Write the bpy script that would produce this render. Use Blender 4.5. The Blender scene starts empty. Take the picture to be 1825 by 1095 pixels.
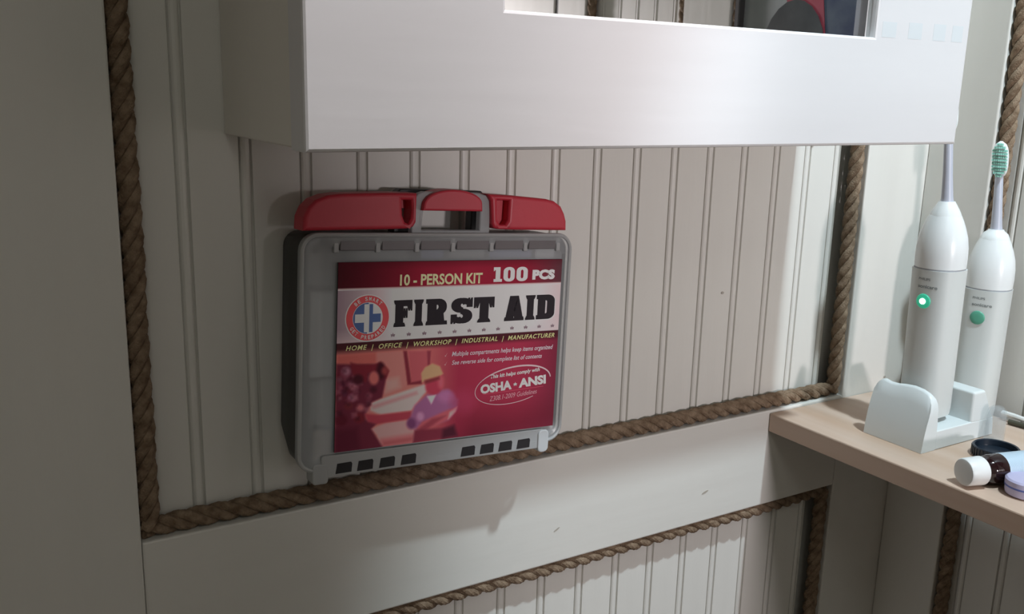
import bpy, bmesh, math, random
import numpy as np
from mathutils import Matrix, Vector
random.seed(7); rng = np.random.default_rng(7)
SC = bpy.context.scene
COL = SC.collection

# ------------------------------------------------------------------ camera
yaw, pit, rol, FPX = math.radians(31.461), math.radians(13.055), math.radians(-1.4606), 1683.39
CAM = Vector((0.0, -0.55, 1.30))
fwd = Vector((math.sin(yaw)*math.cos(pit), math.cos(yaw)*math.cos(pit), -math.sin(pit)))
rgt = Vector((math.cos(yaw), -math.sin(yaw), 0)); dwn = fwd.cross(rgt)
r2 = rgt*math.cos(rol) + dwn*math.sin(rol); d2 = -rgt*math.sin(rol) + dwn*math.cos(rol)
cd = bpy.data.cameras.new('camera'); cam = bpy.data.objects.new('camera', cd); COL.objects.link(cam)
cd.sensor_width = 36; cd.lens = FPX*36/1825; cd.clip_start = 0.01
M = Matrix((r2, -d2, -fwd)).transposed().to_4x4(); M.translation = CAM
cam.matrix_world = M
SC.camera = cam

# ------------------------------------------------------------------ light
w = bpy.data.worlds.new('world'); SC.world = w; w.use_nodes = True
w.node_tree.nodes['Background'].inputs[0].default_value = (0.5, 0.5, 0.5, 1)
w.node_tree.nodes['Background'].inputs[1].default_value = 0.02

def lamp(name, kind, loc, power, color, radius=.03, target=None, angle=None, blend=.3, size=None):
    d = bpy.data.lights.new(name, kind); o = bpy.data.objects.new(name, d); COL.objects.link(o)
    o.location = loc; d.energy = power; d.color = color
    if kind == 'AREA': d.shape = 'RECTANGLE'; d.size, d.size_y = size
    else: d.shadow_soft_size = radius
    if kind == 'SPOT': d.spot_size = math.radians(angle); d.spot_blend = blend
    if target is not None:
        o.rotation_euler = (Vector(target) - Vector(loc)).to_track_quat('-Z', 'Y').to_euler()
    return o

# shaded ceiling lamp above the corner shelf
lamp('ceiling_lamp', 'SPOT', (0.612, -0.565, 2.14), 49, (0.74, 0.91, 1.0), .022, (0.635, -0.10, 1.05), 39, .5)
# added fill spot behind the camera, its cone edge shaping the shade at left
lamp('corner_fill_spot', 'SPOT', (0.55, -1.50, 1.30), 30.5, (1.0, 0.93, 0.96), .05, (0.95, 0.0, 1.20), 59.6, .44)
# unseen spot added above to brighten the left of the mirror cabinet's front
lamp('cabinet_fill_spot', 'SPOT', (0.44, -0.36, 1.92), 27, (1.0, 0.97, 1.0), .04, (0.15, -0.15, 1.32), 52, .7)
# weak overhead area light, added as soft fill for the whole room
lamp('room_fill', 'AREA', (-0.2, -1.25, 2.10), 2.0, (0.97, 1.0, 0.92), size=(.4, .4), target=(-0.2, -1.25, 0))
vs = SC.view_settings
vs.view_transform = 'Standard'; vs.look = 'None'; vs.exposure = 0.0; vs.gamma = 1.0; vs.use_curve_mapping = False

# ------------------------------------------------------------------ helpers
def s2l(c):
    return tuple(((v/255)/12.92 if v/255 <= .04045 else ((v/255+.055)/1.055)**2.4) for v in c)

def link(name, me, mats=None, parent=None, **props):
    o = bpy.data.objects.new(name, me); COL.objects.link(o)
    if mats is not None and me is not None and not me.materials:
        for m in (mats if isinstance(mats, (list, tuple)) else [mats]): me.materials.append(m)
    if parent is not None: o.parent = parent
    for k_, v in props.items(): o[k_] = v
    return o

def empty(name, loc, label=None, category=None, group=None, kind=None):
    o = bpy.data.objects.new(name, None); COL.objects.link(o); o.location = loc; o.empty_display_size = .02
    if label: o['label'] = label
    if category: o['category'] = category
    if group: o['group'] = group
    if kind: o['kind'] = kind
    return o

def bm_mesh(bm, name, smooth=False, angle=None):
    bmesh.ops.recalc_face_normals(bm, faces=bm.faces[:])
    me = bpy.data.meshes.new(name); bm.to_mesh(me); bm.free()
    if smooth:
        for p in me.polygons: p.use_smooth = True
        if angle is not None:
            try: me.set_sharp_from_angle(angle=math.radians(angle))
            except Exception: pass
    return me

def box_me(name, x0, x1, y0, y1, z0, z1, bev=0.0, seg=2):
    bm = bmesh.new()
    vs_ = [bm.verts.new((x, y, z)) for x in (x0, x1) for y in (y0, y1) for z in (z0, z1)]
    for f in ((0,1,3,2),(4,6,7,5),(0,4,5,1),(2,3,7,6),(0,2,6,4),(1,5,7,3)): bm.faces.new([vs_[i] for i in f])
    if bev > 0: bmesh.ops.bevel(bm, geom=bm.edges[:], offset=bev, segments=seg, affect='EDGES', profile=.5)
    return bm_mesh(bm, name)

def plate_me(name, outer, holes, y0, y1, bev=0.0, seg=2, sc=1.0):
    """outline in (x,z), with holes, extruded from y0 (front) to y1 (back)"""
    bm = bmesh.new(); edges = []
    for loop in [outer] + list(holes):
        v = [bm.verts.new((p[0]*sc, y0, p[1]*sc)) for p in loop]
        edges += [bm.edges.new((v[i], v[(i+1) % len(v)])) for i in range(len(v))]
    r = bmesh.ops.triangle_fill(bm, use_beauty=True, use_dissolve=False, edges=edges)
    faces = [g for g in r['geom'] if isinstance(g, bmesh.types.BMFace)]
    if y1 != y0:
        bmesh.ops.recalc_face_normals(bm, faces=faces)
        e = bmesh.ops.extrude_face_region(bm, geom=bm.faces[:])
        nv = [g for g in e['geom'] if isinstance(g, bmesh.types.BMVert)]
        for v in nv: v.co.y = y1
        bmesh.ops.recalc_face_normals(bm, faces=bm.faces[:])
        if bev > 0:
            es = [ed for ed in bm.edges if len(ed.link_faces) == 2 and ed.calc_face_angle(0) > 1.2
                  and abs(ed.verts[0].co.y-y0) < 1e-7 and abs(ed.verts[1].co.y-y0) < 1e-7]
            bmesh.ops.bevel(bm, geom=es, offset=bev, segments=seg, affect='EDGES', profile=.5)
    return bm_mesh(bm, name)

def rrect(x0, x1, z0, z1, r, n=6, radii=None):
    rs = radii or (r, r, r, r)          # bl, br, tr, tl
    pts = []
    for (cx, cz, a0, rr) in ((x0, z0, 180, rs[0]), (x1, z0, 270, rs[1]), (x1, z1, 0, rs[2]), (x0, z1, 90, rs[3])):
        ox = cx + (rr if cx == x0 else -rr); oz = cz + (rr if cz == z0 else -rr)
        for i in range(n+1):
            a = math.radians(a0 + 90*i/n); pts.append((ox+rr*math.cos(a), oz+rr*math.sin(a)))
    return pts

def loft_me(name, rings, cap0=True, cap1=True, smooth=True, angle=35, closed=True):
    bm = bmesh.new(); R_ = [[bm.verts.new(p) for p in ring] for ring in rings]
    n = len(R_[0])
    for a, b in zip(R_, R_[1:]):
        for i in range(n if closed else n-1):
            j = (i+1) % n
            try: bm.faces.new((a[i], a[j], b[j], b[i]))
            except ValueError: pass
    if cap0: bm.faces.new(R_[0])
    if cap1: bm.faces.new(list(reversed(R_[-1])))
    return bm_mesh(bm, name, smooth, angle)

def lathe_me(name, prof, n=28, expo=2.0, axis='z', angle=40):
    rings = []
    for r, h in prof:
        ring = []
        for i in range(n):
            a = 2*math.pi*i/n; c, s = math.cos(a), math.sin(a)
            q = (abs(c)**expo + abs(s)**expo)**(-1/expo)
            x, y = r*q*c, r*q*s
            ring.append((x, y, h) if axis == 'z' else (h, x, y))
        rings.append(ring)
    return loft_me(name, rings, angle=angle)

# ------------------------------------------------------------------ materials
def mat(name, color, rough=.5, bump=None, vary=None, metallic=0, spec=.5, **kw):
    m = bpy.data.materials.new(name); m.use_nodes = True; nt = m.node_tree; b = nt.nodes['Principled BSDF']
    b.inputs['Base Color'].default_value = (*color, 1); b.inputs['Roughness'].default_value = rough
    b.inputs['Metallic'].default_value = metallic; b.inputs['Specular IOR Level'].default_value = spec
    for k_, v in kw.items(): b.inputs[k_].default_value = v
    tc = nt.nodes.new('ShaderNodeTexCoord')
    def noise(scale, stretch, detail=4):
        mp = nt.nodes.new('ShaderNodeMapping'); mp.inputs['Scale'].default_value = stretch
        nt.links.new(tc.outputs['Object'], mp.inputs['Vector'])
        n = nt.nodes.new('ShaderNodeTexNoise'); n.inputs['Scale'].default_value = scale; n.inputs['Detail'].default_value = detail
        nt.links.new(mp.outputs[0], n.inputs['Vector']); return n
    if vary:
        c2, scale, stretch = vary; n = noise(scale, stretch)
        cr = nt.nodes.new('ShaderNodeValToRGB'); cr.color_ramp.elements[0].position = .3; cr.color_ramp.elements[1].position = .7
        cr.color_ramp.elements[0].color = (*color, 1); cr.color_ramp.elements[1].color = (*c2, 1)
        nt.links.new(n.outputs['Fac'], cr.inputs[0]); nt.links.new(cr.outputs[0], b.inputs['Base Color'])
    if bump:
        scale, stretch, strength, dist = bump; n = noise(scale, stretch)
        bp = nt.nodes.new('ShaderNodeBump'); bp.inputs['Strength'].default_value = strength; bp.inputs['Distance'].default_value = dist
        nt.links.new(n.outputs['Fac'], bp.inputs['Height']); nt.links.new(bp.outputs[0], b.inputs['Normal'])
    return m

M_wallH = mat('cream_paint_horizontal', (.74,.72,.675), .42, (90, (.12,1,1), .25, .001), ((.70,.68,.635), 25, (.15,1,1)))
M_wallV = mat('cream_paint_vertical', (.74,.72,.675), .42, (90, (1,1,.12), .25, .001), ((.70,.68,.635), 25, (1,1,.15)))
M_cab = mat('white_cabinet_paint', (.725,.715,.72), .38, (110, (.1,1,1), .12, .001), ((.69,.675,.68), 16, (.1,1,1)))
M_cabside = mat('cream_cabinet_paint', (.80,.765,.70), .45, (110, (1,1,.1), .15, .001), ((.77,.735,.67), 16, (1,1,.1)))
M_floor = mat('brown_floor', (.25,.17,.11), .5, None, ((.2,.13,.08), 20, (.1,1,1)))
M_ceil = mat('ceiling_paint', (.75,.74,.71), .7, (60, (1,1,1), .1, .001))
M_rope = mat('manila_rope', (.155,.10,.062), .85, (900, (1,1,1), .9, .0012), ((.33,.24,.165), 160, (1,1,1)), spec=.2)
M_shelf = mat('pine_shelf', (.62,.475,.385), .5, (60, (1,.08,1), .12, .001), ((.53,.37,.27), 45, (1,.06,1)))
M_knot = mat('painted_knot', (.42,.38,.33), .5)
M_mirror = mat('mirror_glass', (.9,.92,.92), .015, metallic=1)
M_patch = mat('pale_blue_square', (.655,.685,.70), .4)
M_blackpl = mat('black_plastic', (.012,.011,.011), .45, (300, (1,1,1), .1, .0005))
M_red = mat('red_plastic', (.56,.03,.055), .45, (500, (1,1,1), .15, .0004))
M_dark = mat('dark_slot', (.012,.01,.012), .6)
M_white = mat('white_plastic', (.80,.82,.82), .28)
M_body = mat('handle_plastic', (.63,.655,.64), .4)
M_base = mat('charger_plastic', (.70,.74,.74), .35)
M_shaft = mat('lavender_grey_shaft', (.50,.52,.60), .35)
M_mint = mat('mint_bristles', (.34,.68,.58), .6)
M_ltgrey = mat('grey_print', (.22,.24,.24), .6)
M_btn = mat('green_button', (.10,.36,.25), .35)
M_seam = mat('seam_grey', (.36,.37,.39), .6)
M_amber = mat('amber_glass', (.016,.005,.006), .08, spec=.7)
M_capw = mat('white_cap', (.74,.75,.74), .45)
M_lid = mat('dark_navy_plastic', (.012,.02,.032), .3)
M_lav = mat('lavender_plastic', (.50,.47,.66), .45)
M_blue = mat('blue_edge', (.10,.14,.42), .45)
M_cord = mat('white_cord', (.72,.72,.70), .5)
M_olive = mat('dark_olive_cord', (.05,.048,.03), .6)
M_glow = mat('lit_green_led', (.04,.34,.22), .3)
b_ = M_glow.node_tree.nodes['Principled BSDF']; b_.inputs['Emission Color'].default_value = (.05,1,.55,1); b_.inputs['Emission Strength'].default_value = .22
M_led = mat('led_core', (.8,1,.9), .3)
b_ = M_led.node_tree.nodes['Principled BSDF']; b_.inputs['Emission Color'].default_value = (.65,1,.85,1); b_.inputs['Emission Strength'].default_value = 6
M_bluelabel = mat('pale_blue_label', (.42,.55,.66), .3)
nt = M_bluelabel.node_tree; wv = nt.nodes.new('ShaderNodeTexWave'); wv.inputs['Scale'].default_value = 420; wv.inputs['Distortion'].default_value = 1.5
tc = nt.nodes.new('ShaderNodeTexCoord'); nt.links.new(tc.outputs['Object'], wv.inputs['Vector'])
cr = nt.nodes.new('ShaderNodeValToRGB'); cr.color_ramp.elements[0].color = (.30,.42,.55,1); cr.color_ramp.elements[1].color = (.62,.74,.82,1)
nt.links.new(wv.outputs['Fac'], cr.inputs[0]); nt.links.new(cr.outputs[0], nt.nodes['Principled BSDF'].inputs['Base Color'])

def see_through(name, color, rough, clear):
    m = bpy.data.materials.new(name); m.use_nodes = True; nt = m.node_tree
    b = nt.nodes['Principled BSDF']; b.inputs['Base Color'].default_value = (*color, 1); b.inputs['Roughness'].default_value = rough
    t = nt.nodes.new('ShaderNodeBsdfTransparent'); t.inputs[0].default_value = (.93,.95,.96,1)
    mx = nt.nodes.new('ShaderNodeMixShader'); mx.inputs[0].default_value = clear
    nt.links.new(b.outputs[0], mx.inputs[1]); nt.links.new(t.outputs[0], mx.inputs[2])
    nt.links.new(mx.outputs[0], nt.nodes['Material Output'].inputs['Surface']); return m
M_clear = see_through('milky_clear_plastic', (.52,.53,.54), .3, .42)
M_rim = see_through('milky_plastic_rim', (.50,.50,.50), .3, .22)
M_foot = see_through('milky_foot', (.62,.63,.64), .3, .1)
M_cup = see_through('clear_cap_plastic', (.8,.8,.8), .1, .88)

def attr_mat(name, attr, rough=.35):
    m = bpy.data.materials.new(name); m.use_nodes = True; nt = m.node_tree; b = nt.nodes['Principled BSDF']
    a = nt.nodes.new('ShaderNodeAttribute'); a.attribute_name = attr
    nt.links.new(a.outputs['Color'], b.inputs['Base Color']); b.inputs['Roughness'].default_value = rough
    return m
M_print = attr_mat('printed_card', 'print', .75)
M_print.node_tree.nodes['Principled BSDF'].inputs['Specular IOR Level'].default_value = .15

# ------------------------------------------------------------------ setting
T = 0.0134                        # thickness of the flat boards
XL, XR, XS = 0.0814, 0.6797, 0.7591   # panel left, panel right, face of the right wall's boards
XW = XS + T                       # right wall's bead boards
ZR1, ZR0 = 1.0380, 0.9512         # rail top and bottom
ZTOP, YF, XLW = 2.20, -1.75, -0.85
SP, BW = 0.0359, 0.0058           # bead spacing, bead width

wall_back = link('wall_back', box_me('wall_back', XLW, XW+.05, .0125, .06, 0, ZTOP), M_wallV, kind='structure')
wall_right = link('wall_right', box_me('wall_right', XW+.0125, XW+.06, YF, .012, 0, ZTOP), M_wallV, kind='structure')
wall_left = link('wall_left', box_me('wall_left', XLW-.05, XLW, YF, .012, 0, ZTOP), M_wallV, kind='structure')
wall_front = link('wall_front', box_me('wall_front', XLW, XW+.05, YF-.05, YF, 0, ZTOP), M_wallV, kind='structure')
floor = link('floor', box_me('floor', XLW-.05, XW+.06, YF-.05, .06, -.05, 0), M_floor, kind='structure')
ceiling = link('ceiling', box_me('ceiling', XLW-.05, XW+.06, YF-.05, .06, ZTOP, ZTOP+.05), M_ceil, kind='structure')

def plank_profile(w):
    """cross-section (u along the wall, v depth towards the room is negative)"""
    g, gw = .0022, .0011
    pts = [(0, 0), (w-BW-gw*2, 0), (w-BW-gw*1.5, g*.8), (w-BW-gw, g), (w-BW-gw*.3, g*.5)]
    for i in range(5):
        a = math.pi*(i+.5)/5
        pts.append((w-gw-BW/2-(BW/2-gw*.2)*math.cos(a)+gw*.0, g*.45-.0016*math.sin(a)))
    pts += [(w-gw*.8, g), (w-gw*.35, g*.8), (w, 0)]
    return pts
def plank_me(w, z0, z1):
    pr = plank_profile(w); back = [(w, .0125), (0, .0125)]
    ring = pr + back
    return loft_me('bead_board', [[(u, v, z0) for u, v in ring], [(u, v, z1) for u, v in ring]], smooth=False)
pm = plank_me(SP, 0.005, ZTOP-.005); pm.materials.append(M_wallV)
x0 = 0.1577 - SP*3
for i in range(17):
    o = link('bead_board', pm, None, wall_back); o.location = (x0+SP*i, 0, 0)
for i in range(27):
    o = link('bead_board', pm, None, wall_right); o.rotation_euler = (0, 0, -math.pi/2); o.location = (XW, -.0600-SP*i, 0)

bv = .0012
n_trim = 0
def trim(x0, x1, y0, y1, z0, z1, m):
    global n_trim; n_trim += 1
    me = box_me('trim', x0, x1, y0, y1, z0, z1, bv, 2)
    return link('trim_%d' % n_trim, me, m, kind='structure')
trim(-.085, XL, -T, 0, .002, ZTOP-.002, M_wallV)                   # left stile
trim(XR, XS+.0128, -T, -.0002, .002, ZTOP-.002, M_wallV)           # right stile, to the corner
rail = trim(XL+.0002, XR-.0002, -T, -.0001, ZR0, ZR1, M_wallH)     # chair rail between the stiles
trim(XLW+.01, -.0855, -T, 0, ZR0, ZR1, M_wallH)
trim(XS, XW, -.0740, -T-.0002, .002, ZTOP-.002, M_wallV)           # right wall, corner stile
trim(XS, XW, -.600, -.523, .002, ZTOP-.002, M_wallV)               # right wall, second stile
trim(XS, XW, -.862, -.797, .002, ZTOP-.002, M_wallV)               # right wall, third stile
trim(XS, XW, -1.02, -.872, .002, ZTOP-.002, M_wallV)

# two small painted-over knots in the rail
def knot(x, z, rx, rz, rot):
    pts = [(x+rx*math.cos(a)*math.cos(rot)-rz*math.sin(a)*math.sin(rot), z+rx*math.cos(a)*math.sin(rot)+rz*math.sin(a)*math.cos(rot)) for a in [i*math.pi/6 for i in range(12)]]
    return link('knot', plate_me('knot', pts, [], -T-.0003, -T+.0003), M_knot, rail)
knot(.5205, .9775, .0036, .0009, .3); knot(.3725, .9785, .0030, .0006, .5)

for par, y, (x, z, r) in ((wall_back, -.0006, (.6246, 1.2600, .0011)), (wall_back, -.0006, (.5356, 1.1427, .0011)), (bpy.data.objects['trim_2'], -T-.0005, (.7353, 1.0474, .0010))):
    link('nail', plate_me('nail', [(x+r*1.3*math.cos(i*math.pi/5), z+r*math.sin(i*math.pi/5)) for i in range(10)], [], y, y+.001), M_knot, par)

# ------------------------------------------------------------------ ropes
RR = .0061
def strand_me(L, phase, seed, bend0=False, bend1=False):
    pitch, off, rad, ns, nr = .037, RR*.50, RR*.56, 9, 14
    n = int(L/pitch*nr)+1; r = np.random.default_rng(seed); rings = []
    wob = r.normal(0, 1, 8)
    for i in range(n+1):
        s = L*i/n; th = 2*math.pi*s/pitch + phase
        dx = .00035*math.sin(s*23+wob[0]) + .0002*math.sin(s*61+wob[1]); dy = .0003*math.sin(s*31+wob[2])
        c, sn = math.cos(th), math.sin(th)
        k1 = 2*math.pi*off/pitch; tl = math.sqrt(1+k1*k1)
        tan = (-k1*sn/tl, k1*c/tl, 1/tl)
        u = (c, sn, 0); v = (tan[1]*u[2]-tan[2]*u[1], tan[2]*u[0]-tan[0]*u[2], tan[0]*u[1]-tan[1]*u[0])
        rr_ = rad*(1+.05*math.sin(s*140+wob[3]))
        ring = []
        for q in range(ns):
            a = 2*math.pi*q/ns
            ring.append(tuple((dx, dy, s)[d]+off*u[d]+rr_*(math.cos(a)*u[d]+math.sin(a)*v[d]) for d in range(3)))
        rings.append(ring)
    return loft_me('strand', rings)
def rope(p0, p1, label, seed, group='ropes round the wall panels'):
    p0, p1 = Vector(p0), Vector(p1); d = p1-p0; L = d.length
    e = empty('rope', p0, label, 'rope', group)
    e.rotation_euler = d.to_track_quat('Z', 'Y').to_euler()
    for q in range(3): link('strand', strand_me(L, q*2*math.pi/3+seed, seed), M_rope, e)
    return e
YR = -RR-.0004
rope((XL+RR+.0003, YR, ZR1+RR), (XL+RR+.0003, YR, 2.19), 'dark brown rope running up beside the wide left board', 1)
rope((XL+.002, YR, ZR1+RR), (XR-.004, YR, ZR1+RR), 'brown twisted rope lying along the rail under the first aid case', 2)
rope((XR-RR-.0003, YR, ZR1+RR), (XR-RR-.0003, YR, 2.19), 'lit brown rope standing up left of the corner board', 3)
rope((XL+.002, YR, ZR0-RR), (XR-.004, YR, ZR0-RR), 'thin line of rope tucked under the lower edge of the rail', 4)
rope((XR-RR-.0003, YR, .02), (XR-RR-.0003, YR, ZR0-RR), 'dark rope running down below the rail left of the shelf underside', 5)
XRr = XW-RR-.0004
rope((XRr, -.0740-RR-.0003, 1.0372), (XRr, -.0740-RR-.0003, 2.19), 'thick brown rope on the right wall behind the toothbrush with mint bristles', 7)
rope((XRr, -.0740-RR-.0003, .02), (XRr, -.0740-RR-.0003, 1.0185), 'dark rope on the right wall underneath the wooden shelf', 8)
rope((XRr, -.523+RR+.0003, 1.0372), (XRr, -.523+RR+.0003, 2.19), 'rope edge next to the framed picture reflected in the mirror', 9)
rope((XRr, -.600-RR-.0003, 1.0372), (XRr, -.600-RR-.0003, 2.19), 'right rope of the two beside bright bead boards in the mirror', 10)
rope((XRr, -.797+RR+.0003, 1.0372), (XRr, -.797+RR+.0003, 2.19), 'left rope of the two beside bright bead boards in the mirror', 11)

# ------------------------------------------------------------------ shelf
ZS, XSH, TSH = 1.0359, 0.5881, .0166
shelf_me = box_me('wooden_shelf', XSH, XS-.0003, -1.05, -T-.0003, ZS-TSH, ZS, .0012, 2)
link('wooden_shelf', shelf_me, M_shelf, label='plain pine board shelf in the corner, carrying the toothbrushes', category='shelf')

# ------------------------------------------------------------------ mirror cabinet
CX0, CX1, CYF, CZ0, CZ1 = .141, .6071, -.141, 1.2697, 1.96
OX0, OX1, OZ0, OZ1 = .2426, .5119, 1.3367, 1.86
FT = .019
cab = empty('mirror_cabinet', ((CX0+CX1)/2, -.06, CZ0), 'white wall cabinet with a mirror in its broad flat frame', 'cabinet')
def cpart(name, me, m, parent=cab):
    o = link(name, me, m); o.parent = parent; o.matrix_parent_inverse = Matrix.Translation(-cab.location) if parent is cab else Matrix(); return o
ff = plate_me('face_frame', [(CX0,CZ0),(CX1,CZ0),(CX1,CZ1),(CX0,CZ1)], [[(OX0,OZ0),(OX1,OZ0),(OX1,OZ1),(OX0,OZ1)]], CYF, CYF+FT, .0016, 2)
cpart('face_frame', ff, M_cab)
yb = CYF+FT+.0002
cpart('side_panel', box_me('side_panel', CX0+.0012, CX0+.014, yb, -.0005, CZ0+.0008, CZ1, .0008, 1), M_cabside)
cpart('side_panel', box_me('side_panel', CX1-.014, CX1-.0012, yb, -.0005, CZ0+.0008, CZ1, .0008, 1), M_cabside)
cpart('bottom_panel', box_me('bottom_panel', CX0+.0142, CX1-.0142, yb, -.0005, CZ0+.001, CZ0+.014, .0005, 1), M_cabside)
cpart('top_panel', box_me('top_panel', CX0+.0142, CX1-.0142, yb, -.0005, CZ1-.014, CZ1, .0005, 1), M_cabside)
cpart('mirror', box_me('mirror', OX0+.0002, OX1-.0002, CYF+.0045, CYF+.0085, OZ0+.0002, OZ1-.0002), M_mirror)
for (a, b, c, d) in ((.5178,.5314,1.3371,1.3466),(.5435,.5570,1.3372,1.3473),(.5688,.5815,1.3372,1.3478),(.5885,.5998,1.3373,1.3478)):  # four thin pale bluish squares set on the face frame
    cpart('pale_square', box_me('pale_square', a, b, CYF-.00007, CYF+.0005, c, d), M_patch)

# ------------------------------------------------------------------ first aid kit
K = .55/.78/1000.0                # label millimetres to scene metres
exk = Vector((.998, 0, -.0585)).normalized(); ezk = Vector((.0582, .049, .997)); ezk = (ezk-exk*exk.dot(ezk)).normalized(); eyk = ezk.cross(exk)
MK = Matrix((exk, eyk, ezk)).transposed().to_4x4(); MK.translation = Vector((.2644, -.0423, 1.1413))
kit = empty('first_aid_kit', (0,0,0), 'first aid case with red latches and a printed card, hanging under the mirror cabinet', 'first aid kit')
kit.matrix_world = MK
def ring(x0, x1, z0, z1, r, y, radii=None): return [(px*K, y*K, pz*K) for px, pz in rrect(x0, x1, z0, z1, r, 6, radii)]
# black back tray, sloping in at the bottom
link('tray', loft_me('tray', [ring(-131,122,-97,96,12,20.5), ring(-131,122,-97,96,12,7.2), ring(-134,126,-99,98,14,7.0), ring(-135.5,126,-99,98.5,14,8), ring(-136,126,-97,99,13,26), ring(-136,126,-80,99,13,46), ring(-134,124,-77,97,13,50)]), M_blackpl, kit)
# milky lid: rim, face and hinge strip
lid = link('lid', loft_me('lid', [ring(-136.5,128,-101,100.5,15,7), ring(-136.5,128,-101,100.5,15,4.5), ring(-134.5,126,-99,98.5,13.5,1.2), ring(-131.5,123.5,-96,96,12,0), ring(-127,121.5,-92,92,10,1.0), ring(-121,119,-88,88,8,3.2)], cap0=False), M_clear, kit)
def tube(name, pts, rad, m, parent, closed=False, n=8, sc=1.0):
    P = [Vector(p)*sc for p in pts]; rings = []; cnt = len(P); up = None
    for i in range(cnt):
        a = P[(i-1) % cnt] if (closed or i > 0) else P[i]; b = P[(i+1) % cnt] if (closed or i < cnt-1) else P[i]
        t = (b-a).normalized()
        if up is None:
            up = Vector((0,1,0)) if abs(t.y) < .9 else Vector((1,0,0))
        u = (up - t*up.dot(t)).normalized(); v = t.cross(u); up = u
        rings.append([tuple(P[i]+rad*sc*(math.cos(2*math.pi*q/n)*u+math.sin(2*math.pi*q/n)*v)) for q in range(n)])
    if closed: rings.append(rings[0])
    return link(name, loft_me(name, rings, not closed, not closed), m, parent)
tube('lid_rim', [(x, 1.2, z) for x, z in rrect(-135,126.5,-99.5,99,14,8)], 1.9, M_rim, kit, True, 8, K)
# moulded ribs along the top strip with darker wells between
rx = [-106, -69, -33, 2, 41, 77, 113]
for i, x in enumerate(rx):
    link('lid_rib', box_me('lid_rib', (x-2.2)*K, (x+2.2)*K, 1.0*K, 4*K, 84*K, 97*K, .0004, 1), M_rim, kit)
M_well = see_through('smoky_plastic', (.20,.175,.18), .35, .3)
for a, b in zip(rx, rx[1:]):
    link('lid_well', box_me('lid_well', (a+3)*K, (b-3)*K, .4*K, 4*K, 86*K, 94.5*K, .0004, 1), M_well, kit)
# packets seen through the lid
M_pk = [mat('white_packet', (.62,.62,.62), .5), mat('blue_packet', (.20,.24,.42), .5), mat('grey_packet', (.33,.33,.32), .5), mat('beige_packet', (.5,.42,.36), .5)]
for (x0, x1, z0, z1, y, q) in ((-126,-106,-20,52,10,0),(-125,-100,-62,-24,11,2),(-122,-106,-92,-66,10,3),(-110,-98,-86,-40,13,1),(-90,-40,77,86,10,2),(-28,-6,78,86,9,1),(0,36,78,88,10,2),(40,86,78,85,9,1),(90,112,77,88,10,0),(-128,-100,56,84,14,2)):
    link('packet', box_me('packet', x0*K, x1*K, (y-5.2)*K, (y-3.6)*K, z0*K, z1*K, .0012, 2), M_pk[q], kit)
# hinge strip with black slots and two feet
hs = link('hinge_strip', plate_me('hinge_strip', rrect(-116,108,-106.5,-86.5,3), [], 0, 6, .8, 2, K) if False else
          plate_me('hinge_strip', [(p[0]*K, p[1]*K) for p in rrect(-116,108,-106.5,-87.5,2.5)], [], -.6*K, 6*K, .0006, 2), M_rim, kit)
for x in (-104,-84.5,-64,-43.5,16.5,36.5,56.5,76.5):
    zt, zb = -95.0, -104.2
    pts = [(x+.6, zb), (x+15, zb+.3), (x+15.5, zt-1.5), (x+14.5, zt), (x+2, zt-.4)]
    link('hinge_slot', plate_me('hinge_slot', [(p[0]*K, p[1]*K) for p in pts], [], -.9*K, 1.2*K), M_dark, hs)
link('foot', plate_me('foot', [(p[0]*K, p[1]*K) for p in rrect(-123.5,-109.5,-112,-94,3)], [], -.8*K, 14*K, .0008), M_rim, kit)
link('foot', plate_me('foot', [(p[0]*K, p[1]*K) for p in rrect(100.5,112.5,-110.5,-88,5)], [], -2.2*K, 14*K, .0008), M_foot, kit)
# carrying handle: clear posts on the lid, black arch on the tray, red grip
post = [(-38,98),(-38,128),(-33,134),(-27,136),(27,136),(34,134),(39,128),(39,98)]
hole = [(-28.5,103),(28.5,103),(28.5,124),(-27,124)]
link('lid_handle', plate_me('lid_handle', [(p[0]*K, p[1]*K) for p in post], [[(p[0]*K, p[1]*K) for p in hole]], 3*K, 10*K, .0008), M_clear, kit)
pt = [(-46,96),(-46,132),(-40,137),(40,137),(46,132),(46,96)]; ho = [(-31,101),(31,101),(31,125),(-31,125)]
link('tray_handle', plate_me('tray_handle', [(p[0]*K, p[1]*K) for p in pt], [[(p[0]*K, p[1]*K) for p in ho]], 23*K, 34*K, .0008), M_blackpl, kit)
arc = [(-30,120),(28.5,120),(28,127)] + [(28*math.cos(a), 127+11.5*math.sin(a)) for a in [math.pi*i/14 for i in range(1,14)]] + [(-29,127)]
link('grip', plate_me('grip', [(p[0]*K, p[1]*K) for p in arc], [], -2*K, 20*K, .0012), M_red, kit, label='red curved grip of the carrying handle')
lt = [(-135,102.2),(-134.5,113),(-131,121),(-125,127),(-115,131),(-104,132.6),(-60,134.5),(-35.5,134.5),(-35.5,110),(-38,106),(-43,104.4),(-60,103.8)]
lh = [(-49.5,128.5),(-41,128.5),(-40,121),(-40.5,113),(-43,108.5),(-46,110),(-48.5,116)]
link('latch', plate_me('latch', [(p[0]*K, p[1]*K) for p in lt], [[(p[0]*K, p[1]*K) for p in lh]], -1.5*K, 22*K, .0022, 4), M_red, kit, label='left red latch')
rt = [(120,103.5),(119.5,112),(117,119),(112.5,126),(105,130.5),(96,132.4),(60,134.6),(33.5,135.5),(37,129.5),(38,120),(39,109),(41,105.6),(45,104.3),(60,103.8)]
rh = [(43.5,130),(56,130),(55.5,112),(53,108.5),(47.5,108.5),(44.5,113)]
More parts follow.
